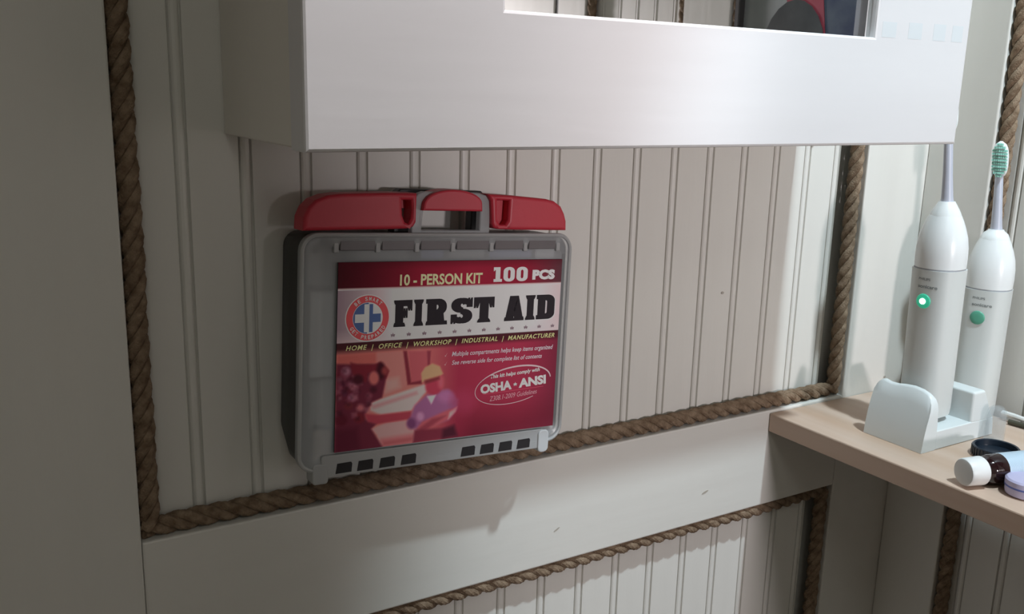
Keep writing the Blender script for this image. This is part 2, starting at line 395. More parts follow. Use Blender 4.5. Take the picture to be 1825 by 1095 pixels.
link('latch', plate_me('latch', [(p[0]*K, p[1]*K) for p in rt], [[(p[0]*K, p[1]*K) for p in rh]], -1.5*K, 22*K, .0022, 4), M_red, kit, label='right red latch')
link('latch_well', box_me('latch_well', 42*K, 58*K, 9*K, 14*K, 107*K, 131*K), M_red, kit)
link('latch_well', box_me('latch_well', -51*K, -39*K, 12*K, 16*K, 121*K, 131*K), M_red, kit)
link('latch_well', box_me('latch_well', -51*K, -39*K, 15*K, 18*K, 106*K, 121*K), M_pk[2], kit)

# ---- printed card (flat print on a thin sheet)
LX0, LX1, LZ0, LZ1 = -104.6, 117.6, -85.4, 76.4
GAIN = 3.1                        # ink reflectance from the colours seen in the dim light
def ink(c, g=None):
    return tuple(min(.9, v*(g or GAIN)) for v in s2l(c))
card = link('card', box_me('card', LX0*K, LX1*K, -.2*K, 1.5*K, LZ0*K, LZ1*K), M_dark, kit, label='printed card reading FIRST AID, 10 - PERSON KIT, 100 PCS')

def soft_poly(PX, PZ, poly, blur):
    n = len(poly); inside = np.zeros(PX.shape, bool); dist = np.full(PX.shape, 1e9)
    for i in range(n):
        (ax, az), (bx, bz) = poly[i], poly[(i+1) % n]
        cond = ((az > PZ) != (bz > PZ)); den = (bz-az) if bz != az else 1e-9
        inside ^= cond & (PX < (bx-ax)*(PZ-az)/den+ax)
        vx, vz = bx-ax, bz-az; t = np.clip(((PX-ax)*vx+(PZ-az)*vz)/(vx*vx+vz*vz+1e-12), 0, 1)
        dist = np.minimum(dist, np.hypot(PX-ax-t*vx, PZ-az-t*vz))
    sd = np.where(inside, dist, -dist); return np.clip(.5+sd/(2*blur), 0, 1)
def lerp(a, b, t): return np.asarray(a)*(1-t[..., None])+np.asarray(b)*t[..., None]

# field colours, in the pixels of a working sketch 1369 x 1095 laid over the photo area
NX, NZ = 260, 190
gx = np.linspace(LX0, LX1, NX+1); gz = np.linspace(LZ0, LZ1, NZ+1); GX, GZ = np.meshgrid(gx, gz, indexing='ij')
C_ = np.zeros(GX.shape+(3,))
# photo background
tR = np.clip((GX+28)/40, 0, 1)
C_[:] = lerp((188,112,106), (146,46,68), tR)
tE = np.clip((GX-70)/48, 0, 1)**1.5; C_ = lerp(C_, (92,34,50), tE*.75)
tB = np.clip((-50-GZ)/36, 0, 1)*np.clip((GX-0)/30, 0, 1); C_ = lerp(C_, (92,28,42), tB*.8)
def PZ_(pts):   # sketch pixels -> card millimetres (measured by homography of the card)
    out = []
    for u, v in pts:
        uu, vv = u/5.476+580, v/5.476+620
        # bilinear inverse of the card quad in the photograph sketch
        t = .5; s = .5
        TL, TR, BL, BR = (603,468), (1002,462), (596,808), (985,757)
        for _ in range(12):
            top = (TL[0]+(TR[0]-TL[0])*s, TL[1]+(TR[1]-TL[1])*s); bot = (BL[0]+(BR[0]-BL[0])*s, BL[1]+(BR[1]-BL[1])*s)
            t = (vv-top[1])/(bot[1]-top[1])
            l = TL[0]+(BL[0]-TL[0])*t; r = TR[0]+(BR[0]-TR[0])*t; s = (uu-l)/(r-l)
        out.append((LX0+(LX1-LX0)*s**1.035 if s > 0 else LX0, LZ1+(LZ0-LZ1)*t))
    return out
def paint(pts, col, blur=1.6, a=1.0):
    global C_
    C_ = lerp(C_, col, soft_poly(GX, GZ, PZ_(pts), max(.5, blur*.55))*a)
def blob(u, v, ru, rv, col, blur=2.0, a=1.0):
    paint([(u+ru*math.cos(q*math.pi/8), v+rv*math.sin(q*math.pi/8)) for q in range(16)], col, blur, a)
paint([(90,60),(480,30),(490,150),(200,200),(90,220)], (178,92,88), 4)
paint([(480,30),(735,20),(770,350),(560,450),(480,300)], (190,116,112), 3)
paint([(560,300),(680,280),(700,380),(560,430)], (205,140,135), 5)
paint([(770,20),(975,20),(965,320),(900,330),(800,345)], (172,84,92), 2)
paint([(725,20),(760,20),(800,330),(900,310),(900,345),(765,355)], (118,44,56), 1.4)
paint([(950,20),(985,20),(975,160),(955,170)], (135,55,68), 1.4)
paint([(425,525),(920,350),(975,385),(900,470),(800,610),(520,650),(425,610)], (218,168,166), 2)
paint([(430,560),(850,420),(860,445),(450,590)], (196,130,134), 3)
paint([(430,795),(560,730),(800,695),(850,790),(830,930),(520,985),(480,850)], (198,142,142), 2)
paint([(520,900),(830,850),(830,935),(520,985)], (170,90,95), 6)
paint([(60,150),(250,150),(520,150),(585,210),(560,330),(530,480),(430,530),(385,640),(480,740),(430,790),(540,985),(60,1060)], (98,38,54), 2)
for (u, v, r, c) in ((200,220,42,(150,100,118)),(140,300,30,(110,60,75)),(255,350,40,(160,100,118)),(180,340,28,(70,28,45)),(255,480,36,(168,105,130)),(180,430,34,(90,40,60)),(330,580,36,(172,96,104)),(220,560,40,(105,42,50)),(410,460,26,(140,72,88)),(300,420,30,(80,30,45)),(420,665,44,(186,108,104)),(320,680,50,(110,36,46)),(150,700,60,(86,28,42)),(450,400,30,(70,28,40))):
    blob(u, v, r, r, c, 3)
for q in range(46):
    u, v = 95+random.random()*330, 210+random.random()*500; r = 14+random.random()*16
    paint([(u-r,v-r*.7),(u+r*.8,v-r),(u+r,v+r*.8),(u-r*.7,v+r)], random.choice(((150,88,104),(122,58,76),(70,26,40),(60,24,36),(168,104,116),(96,34,46))), 2.2, .55)
paint([(80,800),(300,780),(330,1000),(80,1050)], (84,30,46), 6)
paint([(240,130),(300,150),(460,150),(515,125),(595,215),(570,285),(505,300),(480,225),(400,235),(385,330),(300,300),(255,230)], (112,36,48), 2)
blob(310,300,50,50,(66,26,36),3); blob(520,215,42,85,(62,24,34),3); blob(455,285,46,66,(182,98,96),2.5); blob(555,215,30,40,(140,60,62),3)
paint([(370,640),(500,650),(800,615),(810,690),(480,745),(400,720)], (160,62,76), 2)
paint([(950,450),(1060,420),(1150,400),(1250,500),(1240,590),(1160,700),(850,805),(770,740),(830,560)], (148,92,132), 3)
blob(800,740,44,56,(110,62,100),3); blob(1130,470,80,60,(166,104,146),5)
blob(1010,375,78,80,(168,60,80),2.5); blob(1080,330,26,60,(190,90,105),4)
paint([(900,330),(893,240),(930,180),(1000,143),(1070,170),(1103,245),(1060,272),(940,312)], (194,146,112), 1.6)
paint([(925,310),(1065,270),(1070,300),(930,345)], (120,50,56), 2.5)
paint([(948,468),(1032,455),(990,545)], (228,196,198), 1.6)
paint([(850,790),(900,720),(1150,600),(1232,580),(1160,695),(900,830)], (176,88,98), 2.5)
paint([(860,800),(1000,690),(1130,660),(1010,750),(900,830)], (140,58,72), 2.5, .8); blob(885,670,34,44,(185,130,165),3)
paint([(1165,625),(1238,570),(1225,620),(1150,695)], (216,156,156), 2)
paint([(830,805),(1100,785),(1200,755),(1240,870),(815,940)], (120,48,64), 2.5)
paint([(1100,800),(1210,755),(1240,860),(1090,895)], (74,32,46), 4)
blob(1300,520,120,120,(158,58,86),10,.6)
# dark band over the photo, silver band, red band
a_ = np.clip((GZ+1.5)/5, 0, 1)*(1-np.clip((GX-20)/200, 0, 1)*.25); C_ = lerp(C_, (58,26,32), a_*.95)
sil = (GZ > 8.6) & (GZ <= 53.8)
u_ = (GX-LX0)/(LX1-LX0); v_ = (GZ-8.6)/45.2
base = lerp((104,88,96), (172,160,160), np.clip(u_/.30, 0, 1)); base = lerp(base, (148,128,130), np.clip((u_-.72)/.28, 0, 1)); base = lerp(base, (150,134,136), np.clip((.25-v_)/.3, 0, 1)*.7)
C_ = np.where(sil[..., None], base, C_)
red = GZ > 53.8
tb = lerp((62,18,26), (122,26,44), np.clip(u_/.33, 0, 1)); tb = lerp(tb, (140,34,54), np.clip(1-np.abs(u_-.55)/.25, 0, 1)*.7); tb = lerp(tb, (78,46,52), np.clip((u_-.82)/.18, 0, 1)); tb = lerp(tb, (70,18,28), np.clip((GZ-70)/6.4, 0, 1)*.5)
C_ = np.where(red[..., None], tb, C_)
line = (GZ > 53.2) & (GZ < 54.4); C_ = np.where(line[..., None], np.array((168,138,140)), C_)
cc = C_/255.; lin = np.where(cc <= .04045, cc/12.92, ((cc+.055)/1.055)**2.4)*np.where(sil, GAIN*1.08, 1.95)[..., None]; lin = np.clip(lin, 0, .9)
V = np.stack([GX*K, np.full(GX.shape, -.28*K), GZ*K], -1).reshape(-1, 3)
idx = np.arange((NX+1)*(NZ+1)).reshape(NX+1, NZ+1)
F = np.stack([idx[:-1, :-1], idx[1:, :-1], idx[1:, 1:], idx[:-1, 1:]], -1).reshape(-1, 4)
me = bpy.data.meshes.new('card_print'); me.from_pydata(V.tolist(), [], F.tolist())
ca = me.color_attributes.new('print', 'FLOAT_COLOR', 'POINT')
ca.data.foreach_set('color', np.concatenate([lin.reshape(-1, 3), np.ones((lin.shape[0]*lin.shape[1], 1))], 1).ravel().astype(np.float32))
me.materials.append(M_print); link('card_print', me, None, card)

_inkm = {}
def ink_mat(c, g=None):
    k_ = (c, g)
    if k_ not in _inkm: _inkm[k_] = mat('ink_%d_%d_%d' % c, ink(c, g), .75, spec=.15)
    return _inkm[k_]
def flat(name, polys, color, lay=1, parent=card, g=None):
    """polys: lists of (x,z) loops in card millimetres, all in one colour"""
    bm = bmesh.new(); y = -(.28+.12*lay)*K
    for q, loop in enumerate(polys):
        vs_ = [bm.verts.new((p[0]*K, y-q*4e-6*(10/max(10, len(polys))), p[1]*K)) for p in loop]; bm.faces.new(vs_)
    bmesh.ops.triangulate(bm, faces=bm.faces[:])
    return link(name, bm_mesh(bm, name), ink_mat(color, g), parent)
def text_mesh(body, bold=0.0, shear=0.0, spacing=1.0):
    c = bpy.data.curves.new('t', 'FONT'); c.body = body; c.size = 1; c.offset = bold; c.shear = shear; c.space_character = spacing; c.resolution_u = 3
    o = bpy.data.objects.new('t', c); COL.objects.link(o)
    dg = bpy.context.evaluated_depsgraph_get(); me = bpy.data.meshes.new_from_object(o.evaluated_get(dg))
    bpy.data.objects.remove(o); bpy.data.curves.remove(c); return me
def text(body, x0, x1, z0, z1, color, lay=1, bold=0., shear=0., rot=0., spacing=1., parent=card, name='lettering', g=None):
    me = text_mesh(body, bold, shear, spacing); n = len(me.vertices); co = np.zeros(n*3); me.vertices.foreach_get('co', co); co = co.reshape(-1, 3)
    mn, mx = co.min(0), co.max(0); u = (co[:, 0]-mn[0])/(mx[0]-mn[0]); v = (co[:, 1]-mn[1])/(mx[1]-mn[1])
    x = x0+(x1-x0)*u; z = z0+(z1-z0)*v
    if rot:
        cx, cz = (x0+x1)/2, (z0+z1)/2; a = math.radians(rot); dx, dz = x-cx, z-cz
        x, z = cx+dx*math.cos(a)-dz*math.sin(a), cz+dx*math.sin(a)+dz*math.cos(a)
    out = np.stack([x*K, np.full(n, -(.28+.12*lay)*K), z*K], -1); me.vertices.foreach_set('co', out.ravel()); me.update()
    me.materials.clear(); me.materials.append(ink_mat(color, g)); me.name = name
    return link(name, me, None, parent)

YEL, WHT, BLK = (206,172,116), (205,196,192), (30,27,30)
text('10 - PERSON KIT', -48.9, 32, 55.6, 65.4, YEL, 1, .028)
# heavy slab capitals
def rect(x0, x1, z0, z1): return [(x0,z0),(x1,z0),(x1,z1),(x0,z1)]
def arcband(cx, cz, rxo, rzo, rxi, rzi, a0, a1, n=10):
    A = [math.radians(a0+(a1-a0)*i/n) for i in range(n+1)]; out = []
    for p, q in zip(A, A[1:]):
        out.append([(cx+rxo*math.cos(p), cz+rzo*math.sin(p)), (cx+rxo*math.cos(q), cz+rzo*math.sin(q)), (cx+rxi*math.cos(q), cz+rzi*math.sin(q)), (cx+rxi*math.cos(p), cz+rzi*math.sin(p))])
    return out
def glyph(ch):     # unit box 0..1 x 0..1
    if ch == 'I': return [[(.18,0),(.82,0),(.82,1),(.18,1)], [(0,0),(1,0),(.86,.13),(.14,.13)], [(0,1),(.14,.87),(.86,.87),(1,1)]]
    if ch == 'F': return [rect(.10,.46,0,1), [(0,0),(.60,0),(.52,.12),(.06,.12)], [(0,1),(.06,.88),(.1,.88),(.1,1)], rect(.1,1,.80,1), [(.82,.80),(1,.62),(1,.80)], [(.82,.8),(.9,.62),(1,.62),(1,.8)], rect(.4,.70,.42,.60), [(.60,.34),(.72,.34),(.72,.68),(.60,.68)]]
    if ch == 'T': return [rect(.33,.69,0,1), [(.2,0),(.82,0),(.72,.12),(.30,.12)], rect(0,1,.80,1), [(0,.60),(.10,.60),(.18,.8),(0,.8)], [(.90,.60),(1,.60),(1,.8),(.82,.8)]]
    if ch == 'R': return [rect(.08,.42,0,1), [(0,0),(.50,0),(.46,.12),(.04,.12)], rect(0,.55,.86,1), rect(.3,.58,.80,1), rect(.3,.58,.40,.56)] + arcband(.56,.70,.40,.30,.10,.12,-90,90) + [[(.50,.50),(.78,.50),(.84,.12),(.86,0),(.52,0),(.52,.3)], [(.60,0),(1,0),(.98,.12),(.62,.12)]]
    if ch == 'A': return [[(.30,1),(.66,1),(.96,0),(.60,0),(.47,.62),(.44,.62),(.36,0),(.06,0)], rect(.28,.70,.18,.36), [(0,0),(.44,0),(.40,.12),(.04,.12)], [(.54,0),(1,0),(.97,.12),(.58,.12)], [(.44,.55),(.50,.55),(.50,1),(.42,1)]]
    if ch == 'D': return [rect(.08,.42,0,1), rect(0,.55,.86,1), rect(0,.55,0,.14), rect(.3,.60,.80,1), rect(.3,.60,0,.20)] + arcband(.56,.74,.44,.26,.10,.06,0,90) + arcband(.56,.26,.44,.26,.10,.06,-90,0) + [rect(.66,1,.25,.75)]
    if ch == 'S': return arcband(.5,.72,.46,.28,.13,.11,20,270,14) + arcband(.5,.28,.47,.28,.14,.11,-160,90,14) + [[(.80,.66),(.97,.66),(.97,1),(.88,1),(.80,.86)], [(.03,.34),(.03,0),(.12,0),(.20,.14),(.20,.34)]]
    if ch == '0': return arcband(.5,.70,.48,.30,.15,.14,0,180,10) + arcband(.5,.30,.48,.30,.15,.14,180,360,10) + [rect(.02,.35,.28,.72), rect(.65,.98,.28,.72)]
    if ch == '1': return [rect(.25,.75,0,1), rect(.02,.98,0,.16), [(.0,.84),(.3,.84),(.3,1),(.0,1)], [(0,.84),(0,.74),(.1,.84)]]
def slab(word, spans, z0, z1, color, lay):
    for ch, (a, b) in zip(word, spans):
        h_ = .12 if ch not in 'I10' else .06
        flat('letter', [[(a+(b-a)*(x*(1-h_)+d), z0+(z1-z0)*(z*.96+e)) for x, z in pl] for pl in glyph(ch) for d in (0, h_) for e in (0, .04)], color, lay)
FA = [(-54,-36.5),(-35.2,-25.6),(-23.5,-2.2),(.6,23.6),(24.2,45.6),(56.3,77.8),(79.0,90.0),(91.2,111.6)]
def grow(sp, d): return [(a-d, b+d) for a, b in sp]
slab('FIRSTAID', [(a+.3, b+.5) for a, b in grow(FA, .35)], 19.0, 43.0, (186,178,176), 1)
slab('FIRSTAID', FA, 20, 43.2, BLK, 2)
slab('100', [(43.3,52.5),(53.5,66),(67.3,80)], 56.6, 70, (214,204,202), 1)
text('PCS', 85, 110, 57.6, 67, (205,196,196), 1, .07)
# row of small stars
def star(x, z, r):
    return [(x+(r if i % 2 == 0 else r*.42)*math.sin(i*math.pi/5), z+(r if i % 2 == 0 else r*.42)*math.cos(i*math.pi/5)) for i in range(10)]
for i in range(12):
    x = -54+i*164.5/11; flat('star', [star(x, 13.2, 2.2)], (100,86,92), 1)
text('HOME  |  OFFICE  |  WORKSHOP  |  INDUSTRIAL  |  MANUFACTURER', -96.5, 113.5, .6, 6.2, (194,156,104), 1, .02, .25, 0, 1.15)
text('Multiple compartments helps keep items organized', 4, 112.5, -10.8, -5.2, (196,140,146), 1, .012, .25)
text('See reverse side for complete list of contents', 4.3, 100.5, -18.6, -13.2, (196,140,146), 1, .012, .25)
for z in (-8, -16): flat('tick', [[(-3.2,z),(-2.4,z-1.6),(-.4,z+2.4),(-2.3,z-.4)]], (190,120,122), 1)
# oval mark
ov = []
for i in range(48):
    a0, a1 = 2*math.pi*i/48, 2*math.pi*(i+1)/48
    def pt(a, r):
        x, z = (41.5+r)*math.cos(a), (17.6+r)*math.sin(a); t = math.radians(6.5); return (70.5+x*math.cos(t)-z*math.sin(t), -41+x*math.sin(t)+z*math.cos(t))
    if 300 < math.degrees((a0+a1)/2) < 357: continue
    wd = .5+.75*max(0, math.cos(a0-1.0))
    ov.append([pt(a0,-wd), pt(a0,wd*.3), pt(a1,wd*.3), pt(a1,-wd)])
flat('oval_ring', ov, (196,130,134), 1)
text('This kit helps comply with', 45, 99, -32.8, -28.0, (214,190,190), 1, .03, .2, 3.5)
text('OSHA', 35, 68.5, -46.2, -37.2, (222,208,206), 1, .05, 0, 3.5); text('ANSI', 76, 106.5, -43.8, -34.8, (222,208,206), 1, .05, 0, 3.5)
flat('star', [star(72.3, -40.6, 2.2)], (206,170,170), 1)
text('Z308.1-2009 Guidelines', 45, 97, -53.2, -48.6, (190,112,120), 1, .0, .25, 3.5)
flat('rule', [[(38,-47.8),(104,-45.4),(104,-45.0),(38,-47.4)]], (150,62,78), 1)
# round badge: red ring, halved blue and white field with a cross
BX, BZ = -77.6, 29.0
def disc(r, n=40, a0=0, a1=360): return [(BX+r*math.cos(math.radians(a0+(a1-a0)*i/n)), BZ+r*math.sin(math.radians(a0+(a1-a0)*i/n))) for i in range(n+(0 if a1-a0 == 360 else 1))]
flat('badge_edge', [disc(20.2)], (188,150,150), 1); flat('badge_ring', [disc(19.3)], (178,58,62), 2); flat('badge_field', [disc(13.6)], (198,190,192), 3)
flat('badge_half', [disc(13.2, 24, 88, 268)], (56,70,104), 4)
flat('cross', [rect(BX-11.6,BX+1.6,BZ-3.6,BZ+3.6), rect(BX-3.4,BX+1.2,BZ-12,BZ+12)], (206,200,202), 5)
flat('cross', [rect(BX+1.2,BX+11.6,BZ-3.6,BZ+3.6), rect(BX+1.2,BX+4.4,BZ-12,BZ+12)], (56,70,104), 6)
def ringtext(body, r0, r1, a_start, a_end, flip):
    n = len(body)
    for i, ch in enumerate(body):
        if ch == ' ': continue
        a = math.radians(a_start+(a_end-a_start)*(i+.5)/n); me = text_mesh(ch, .02)
        co = np.array([v.co[:] for v in me.vertices]); mn, mx = co.min(0), co.max(0)
        h = r1-r0; wv_ = 2.2; x = (co[:, 0]-mn[0])/(mx[0]-mn[0]+1e-6)*wv_-wv_/2; z = (co[:, 1]-mn[1])/(mx[1]-mn[1])*h-h/2; rm = (r0+r1)/2
        t = a-math.pi/2 if not flip else a+math.pi/2
        X = BX+rm*math.cos(a)+x*math.cos(t)-z*math.sin(t); Z = BZ+rm*math.sin(a)+x*math.sin(t)+z*math.cos(t)
        for v, xx, zz in zip(me.vertices, X, Z): v.co = (xx*K, -(.28+.12*5)*K, zz*K)
        me.materials.clear(); me.materials.append(ink_mat((214,160,158))); link('lettering', me, None, card)
ringtext('BE SMART', 14.8, 18.2, 138, 42, False); ringtext('GET PREPARED', 14.8, 18.2, 205, 335, True)

# ------------------------------------------------------------------ toothbrush charger
ch = empty('toothbrush_charger', (.6675, -.110, ZS), 'white charging stand holding the toothbrush with the lit green button', 'charger')
Y0, Y1 = -.1360, -.0820
def prism_y(name, xz_front, xz_back, y0, y1, m, parent, bev=.0016, seg=3):
    bm = bmesh.new(); o = ch.location
    a = [bm.verts.new((x-o.x, y0-o.y, z)) for x, z in xz_front]; b = [bm.verts.new((x-o.x, y1-o.y, z)) for x, z in xz_back]; n = len(a)
    for i in range(n): bm.faces.new((a[i], a[(i+1) % n], b[(i+1) % n], b[i]))
    bm.faces.new(list(reversed(a))); bm.faces.new(b); bmesh.ops.recalc_face_normals(bm, faces=bm.faces[:])
    bmesh.ops.bevel(bm, geom=[e for e in bm.edges if e.calc_face_angle(0) > .3], offset=bev, segments=seg, affect='EDGES', profile=.5)
    return link(name, bm_mesh(bm, name), m, parent)
prism_y('base', [(.6380,.0002),(.7130,.0002),(.7105,.0155),(.6380,.0155)], [(.6380,.0002),(.7130,.0002),(.7105,.0155),(.6380,.0155)], Y0, Y1, M_base, ch, .0007)
# left cheek: one slanting wall down to the shelf, its top dipping behind the rounded front
prof = [(-.1360,.0290),(-.1357,.0345),(-.1345,.0392),(-.1325,.0425),(-.1290,.0448),(-.1240,.0462),(-.1160,.0470),(-.1080,.0462),(-.1010,.0448),(-.0950,.0446),(-.0900,.0456),(-.0870,.0450),(-.0845,.0425),(-.0830,.0380)]
rings = []
o_ = ch.location
def xo(z): return .6216+.0095*(z/.044)-.0016*math.sin(math.pi*min(1, z/.044))
for y, h in prof:
    rings.append([(xo(.0002)-o_.x, y-o_.y, .0002)] + [(xo(z)-o_.x, y-o_.y, z) for z in (h*.25, h*.5, h*.75, h-.0016)] + [(xo(h)+.0012-o_.x, y-o_.y, h-.0004), (xo(h)+.0032-o_.x, y-o_.y, h), (.6372-o_.x, y-o_.y, h-.0018), (.6382-o_.x, y-o_.y, .0152), (.6382-o_.x, y-o_.y, .0002)])
link('cheek', loft_me('cheek', rings, angle=50), M_base, ch)
prism_y('cheek', [(.6815,.0140),(.7106,.0140),(.6955,.0402),(.6805,.0402)], [(.6815,.0140),(.7106,.0140),(.6955,.0402),(.6805,.0402)], Y0, Y1+.004, M_base, ch, .0018)
link('charging_post', lathe_me('charging_post', [(.009,.0150),(.009,.0178),(.008,.0190)]), M_base, ch).location = (.6600-o_.x, -.1085-o_.y, 0)

# ------------------------------------------------------------------ toothbrushes
def superr(a, e): return (abs(math.cos(a))**e+abs(math.sin(a))**e)**(-1/e)
def toothbrush(loc, front_deg, H, label, lit, head_deg, tilt=(0, 0), lean=0, sh=.052):
    t = empty('electric_toothbrush', loc, label, 'toothbrush', 'toothbrushes on the corner shelf'); t.rotation_euler = (Matrix.Rotation(math.radians(tilt[0]), 3, Vector((*tilt[1], 0))) @ Matrix.Rotation(math.radians(front_deg), 3, 'Z')).to_euler() if tilt[0] else (0, 0, math.radians(front_deg))
    s = H/.167
    seam = H-.0505*s; R0 = .0182
    link('handle', lathe_me('handle', [(R0*.86,.0), (R0*.93,.0012), (R0*.96,.006), (R0*.975,.04), (R0*.985,seam*.8), (R0,seam-.0006)], 40, 2.7), M_body, t)
    link('seam', lathe_me('seam', [(R0*.985,seam-.0007), (R0*.985,seam+.0007)], 36, 2.3), M_seam, t)
    up = [(R0*1.0,seam+.0006), (R0*1.015,seam+.008), (R0*1.0,seam+.016), (R0*.94,seam+.024), (R0*.83,seam+.031), (R0*.72,seam+.0365), (R0*.62,seam+.0405)]
    u = link('upper_housing', lathe_me('upper_housing', up, 36, 2.15), M_white, t)
    link('collar', lathe_me('collar', [(R0*.63,seam+.0402),(R0*.61,seam+.0415),(R0*.52,seam+.045),(R0*.36,H-.0012),(R0*.32,H)], 32, 2), M_white, t)
    # finger grooves on the housing
    for da in (-.55, .0, .55):
        a = math.radians(190)+da*1.0; r = R0*.985
        g = link('grip_groove', lathe_me('grip_groove', [(.0004,-.0065),(.0011,-.004),(.0013,0),(.0011,.004),(.0004,.0065)], 8), M_shaft, u)
        g.location = (r*math.cos(a)*.985, r*math.sin(a)*.985, seam+.019); g.rotation_euler = (0, math.radians(-9) if False else 0, 0)
    # brush on top: shaft, head, bristles
    link('shaft', lathe_me('shaft', [(.0047,H-.0002),(.0043,H+.004),(.0036,H+.02),(.0031,H+sh),(.0029,H+sh+.004)], 16), M_shaft, t)
    hz = H+sh+.0135
    hd = math.radians(head_deg); dx, dy = math.cos(hd), math.sin(hd)
    e_rings = []
    for q in np.linspace(-1, 1, 13):
        wz = hz+.0150*q; ww = .0062*math.sqrt(max(0.02, 1-abs(q)**3)); th = .0026*math.sqrt(max(.05, 1-abs(q)**4))
        e_rings.append([(-dx*.0018+dx*th*math.cos(a)-dy*ww*math.sin(a), -dy*.0018+dy*th*math.cos(a)+dx*ww*math.sin(a), wz) for a in [2*math.pi*i/14 for i in range(14)]])
    hdo = link('brush_head', loft_me('brush_head', e_rings, angle=60), M_white, t)
    bm = bmesh.new()
    for iz in range(11):
        for iw in range(-3, 4):
            z = hz-.0125+iz*.0025; wv_ = iw*.00155
            if (wv_/.0058)**2+((z-hz)/.0142)**2 > 1.02: continue
            L = .0090+.0012*(iz % 2)-.0006*abs(iw)+random.uniform(-.0003,.0003)
            for (cx, cy, cz) in [(wv_, z, L)]:
                r = .00068; vv = []
                for d in (.0005, cz):
                    for (pw, pz) in ((-r,-r*1.2),(r,-r*1.2),(r,r*1.2),(-r,r*1.2)):
                        vv.append(bm.verts.new((dx*d-dy*(cx+pw), dy*d+dx*(cx+pw), cy+pz)))
                for f in ((0,1,5,4),(1,2,6,5),(2,3,7,6),(3,0,4,7),(4,5,6,7)): bm.faces.new([vv[i] for i in f])
    link('bristles', bm_mesh(bm, 'bristles'), M_mint, hdo, kind='stuff')
    if lean:            # the slim brush leans a little in its socket
        a_ = math.radians(front_deg); lx, ly = -.856*math.cos(a_)+.517*math.sin(a_), .856*math.sin(a_)+.517*math.cos(a_)
        for c_ in t.children:
            if c_.name.split('.')[0] in ('shaft', 'brush_head'):
                for me_ in [c_.data]+[g_.data for g_ in c_.children]:
                    for v in me_.vertices: v.co.x += lx*lean*(v.co.z-H); v.co.y += ly*lean*(v.co.z-H)
    # button and lettering on the front (+x local)
    zb = seam-.0250*s*.98
    def on_front(me, r_extra=.0):
        for v in me.vertices:
            y, z, d = v.co.x, v.co.y, v.co.z
            a = y/R0; rr_ = R0*.985*superr(a, 2.7)+r_extra+d
            v.co = (rr_*math.cos(a), rr_*math.sin(a), z)
    def disc_me(r, h, z, n=24):
        bm = bmesh.new(); rs = []
        for k_, (q, d) in enumerate(((1,0),(.97,h*.6),(.85,h),(.4,h*1.1),(.01,h*1.12))):
            rs.append([bm.verts.new((r*q*math.cos(2*math.pi*i/n), z+r*q*math.sin(2*math.pi*i/n), d)) for i in range(n)])
        for a, b in zip(rs, rs[1:]):
            for i in range(n): bm.faces.new((a[i], a[(i+1) % n], b[(i+1) % n], b[i]))
        bm.faces.new(rs[-1]); return bm_mesh(bm, 'button', True)
    me = disc_me(.0058, .0010, zb); on_front(me); bo = link('button', me, M_glow if lit else M_btn, t, label='round green button, lit' if lit else 'round green button, unlit')
    if lit:
        me = disc_me(.0023, .0006, zb); on_front(me, .0012); link('led', me, M_led, bo)
    for body, w_, z0, hh in (('PHILIPS', .0095, seam-.0085*s, .0020), ('sonicare', .0150, seam-.0145*s, .0026)):
        me = text_mesh(body, .02); co = np.array([v.co[:] for v in me.vertices]); mn, mx = co.min(0), co.max(0)
        for v in me.vertices: v.co = (-.0055+(v.co.x-mn[0])/(mx[0]-mn[0])*w_, z0+(v.co.y-mn[1])/(mx[1]-mn[1])*hh, 0)
        on_front(me, .00025); me.materials.clear(); link('lettering', me, M_ltgrey, t)
    return t
toothbrush((.6600, -.1085, ZS+.0192), 184, .1690, 'electric toothbrush with glowing green button standing in the white charger', True, 22, (-1.0, (.83, .56)), .085)
toothbrush((.7465-.0035, -.0965, ZS+.0002), 196, .1605, 'electric toothbrush with mint bristles and unlit button behind the charger', False, 10, lean=.085, sh=.043)

# ------------------------------------------------------------------ small things on the shelf
def lying(name, prof, m, parent): return link(name, lathe_me(name, prof, 28, 2, 'x'), m, parent)
bt = empty('medicine_bottle', (.5935, -.1890, ZS+.0108), 'small amber bottle with white cap and pale blue label lying on the shelf', 'bottle')
bt.rotation_euler = (0, 0, math.radians(-15))
lying('cap', [(.0078,-.0004),(.0092,0),(.0098,.0010),(.0102,.0140),(.0098,.0146)], M_capw, bt)
lying('shoulder', [(.0080,.0143),(.0086,.0160),(.0099,.0182),(.0106,.0215),(.0107,.0260),(.0107,.0700),(.0095,.0725),(.006,.0730)], M_amber, bt)
lying('label', [(.01075,.0300),(.01085,.0304),(.01085,.0640),(.01075,.0645)], M_bluelabel, bt)
ld = empty('bottle_lid', (.6690, -.1660, ZS), 'dark navy screw lid lying upside down by the charger', 'lid')
link('wall', lathe_me('wall', [(.0135,.0022),(.0150,.0002),(.0162,.0008),(.0166,.0040),(.0166,.0078),(.0160,.0084),(.0148,.0080),(.0144,.0035)], 36), M_lid, ld)
for i in range(36):
    a = 2*math.pi*i/36; q = link('knurl', bpy.data.meshes['lid_knurl'] if 'lid_knurl' in bpy.data.meshes else box_me('lid_knurl', -.0004,.0004,-.0004,.0004,.001,.0074), M_lid, ld)
    q.location = (.0166*math.cos(a), .0166*math.sin(a), 0); q.rotation_euler = (0, 0, a)
cp = link('brush_cap', lathe_me('brush_cap', [(.0072,.0002),(.0076,.0010),(.0076,.0215),(.0066,.0265),(.0040,.0292),(.0010,.0298),(.0004,.0290),(.0050,.0272),(.0068,.0205),(.0068,.0016)], 28), M_cup,
          label='clear plastic travel cap standing behind the dark lid', category='cap'); cp.location = (.6990, -.1455, ZS)
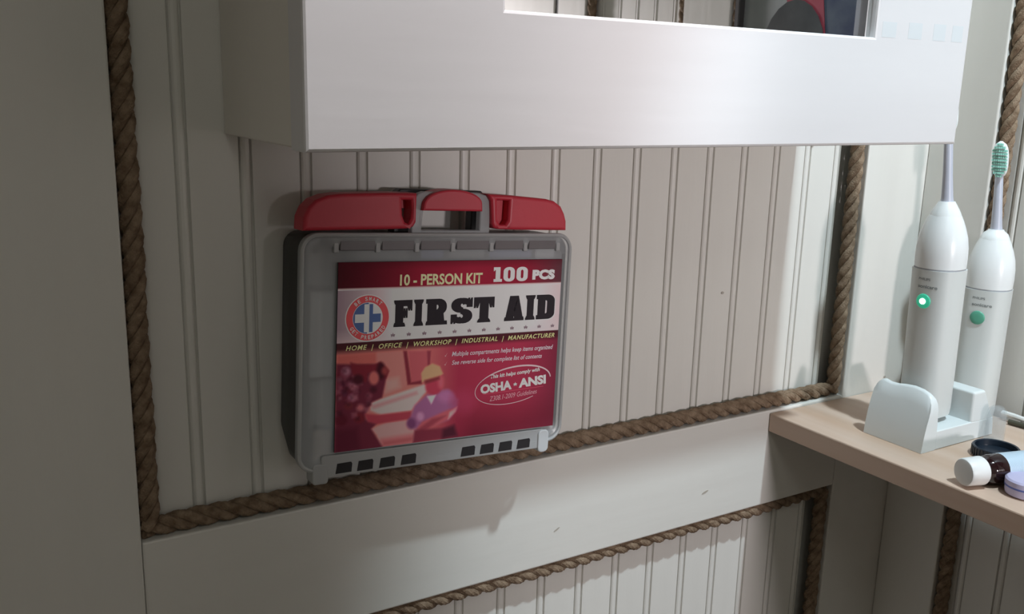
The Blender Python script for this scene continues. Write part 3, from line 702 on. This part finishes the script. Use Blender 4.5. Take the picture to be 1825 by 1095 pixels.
pj = empty('lavender_tub', (.6195, -.2190, ZS), 'small lavender tub in front of the amber bottle', 'tub')
link('tub_body', lathe_me('tub_body', [(.0100,.0002),(.0124,.0012),(.0130,.0040),(.0130,.0072)], 32), M_lav, pj)
link('tub_lid', lathe_me('tub_lid', [(.0128,.0073),(.0134,.0078),(.0134,.0112),(.0122,.0124),(.004,.0128)], 32), M_lav, pj)
link('tub_band', lathe_me('tub_band', [(.0131,.0064),(.01345,.0066),(.01345,.0078),(.0131,.0080)], 32), M_blue, pj)
def cable(name, pts, rad, m, label):
    o = tube(name, pts, rad, m, None, n=10); o['label'] = label; o['category'] = 'cord'; return o
cable('power_cord', [(.7545-.001*math.sin(i*.5), -.118-.006*i, ZS+.0062+.0004*math.sin(i*.9)) for i in range(30)], .0022, M_cord, 'white power cord running along the right wall on the shelf')
cable('dark_cord', [(.7480+.002*math.sin(i*.4), -.128-.006*i, ZS+.0025) for i in range(28)], .0022, M_olive, 'dark cord lying below the white power cord')

# ------------------------------------------------------------------ picture on the right wall, seen in the mirror
pic = empty('framed_picture', (XW, -.425, 1.26), 'framed picture of dark shapes and a red band, reflected in the mirror', 'picture')
def pp(name, y0, y1, z0, z1, d0, d1, m, bev=.001):
    return link(name, box_me(name, -d1, -d0, y0+.425, y1+.425, z0-1.26, z1-1.26, bev, 1), m, pic)
M_fr = mat('dark_frame', (.05,.045,.045), .4); M_grey = mat('grey_mount', (.24,.26,.26), .5, None, ((.36,.37,.36), 14, (1,1,1)))
M_pb = mat('black_print', (.018,.022,.024), .4, None, ((.045,.05,.05), 40, (1,1,1))); M_pr = mat('red_print', (.34,.04,.06), .5, None, ((.22,.02,.04), 30, (1,1,1))); M_nb = mat('navy_print', (.03,.04,.075), .4, None, ((.07,.085,.11), 45, (1,1,1)))
PYa, PYb, PZa, PZb = -.516, -.348, 1.26, 1.62
pp('picture_board', PYa+.002, PYb-.002, PZa+.002, PZb-.002, .0015, .0060, M_grey)
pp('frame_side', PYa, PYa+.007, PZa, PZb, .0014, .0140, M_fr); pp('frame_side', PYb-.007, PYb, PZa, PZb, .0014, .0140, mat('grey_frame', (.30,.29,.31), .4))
pp('frame_side', PYa+.0072, PYb-.0072, PZa, PZa+.007, .0014, .0140, M_fr); pp('frame_side', PYa+.0072, PYb-.0072, PZb-.007, PZb, .0014, .0140, M_fr)
def pflat(name, pts, m, d):
    bm = bmesh.new(); a = [bm.verts.new((-d, y+.425, z-1.26)) for y, z in pts]; b = [bm.verts.new((-d+.0006, y+.425, z-1.26)) for y, z in pts]; n = len(a)
    bm.faces.new(a); bm.faces.new(list(reversed(b)))
    for i in range(n): bm.faces.new((a[i], a[(i+1) % n], b[(i+1) % n], b[i]))
    return link(name, bm_mesh(bm, name), m, pic)
pflat('dark_shape', [(-.355,1.268),(-.355,1.50),(-.38,1.52),(-.416,1.50),(-.416,1.268)], M_nb, .0066)
pflat('red_shape', [(-.385,1.268),(-.392,1.345),(-.405,1.42),(-.425,1.47),(-.465,1.47),(-.450,1.40),(-.430,1.34),(-.415,1.268)], M_pr, .0072)
pflat('dark_shape', [(-.436-.044*math.cos(a), 1.335+.060*math.sin(a)) for a in [2*math.pi*i/24 for i in range(24)]], M_pb, .0078)
# dark strips further along the right wall
M_dk = mat('dark_strip', (.06,.055,.05), .6)
link('trim_dark', box_me('trim_dark', XS+.002, XW, -.871, -.863, .01, 2.18, .001, 1), M_dk, kind='structure').name = 'trim_%d' % (n_trim+1)
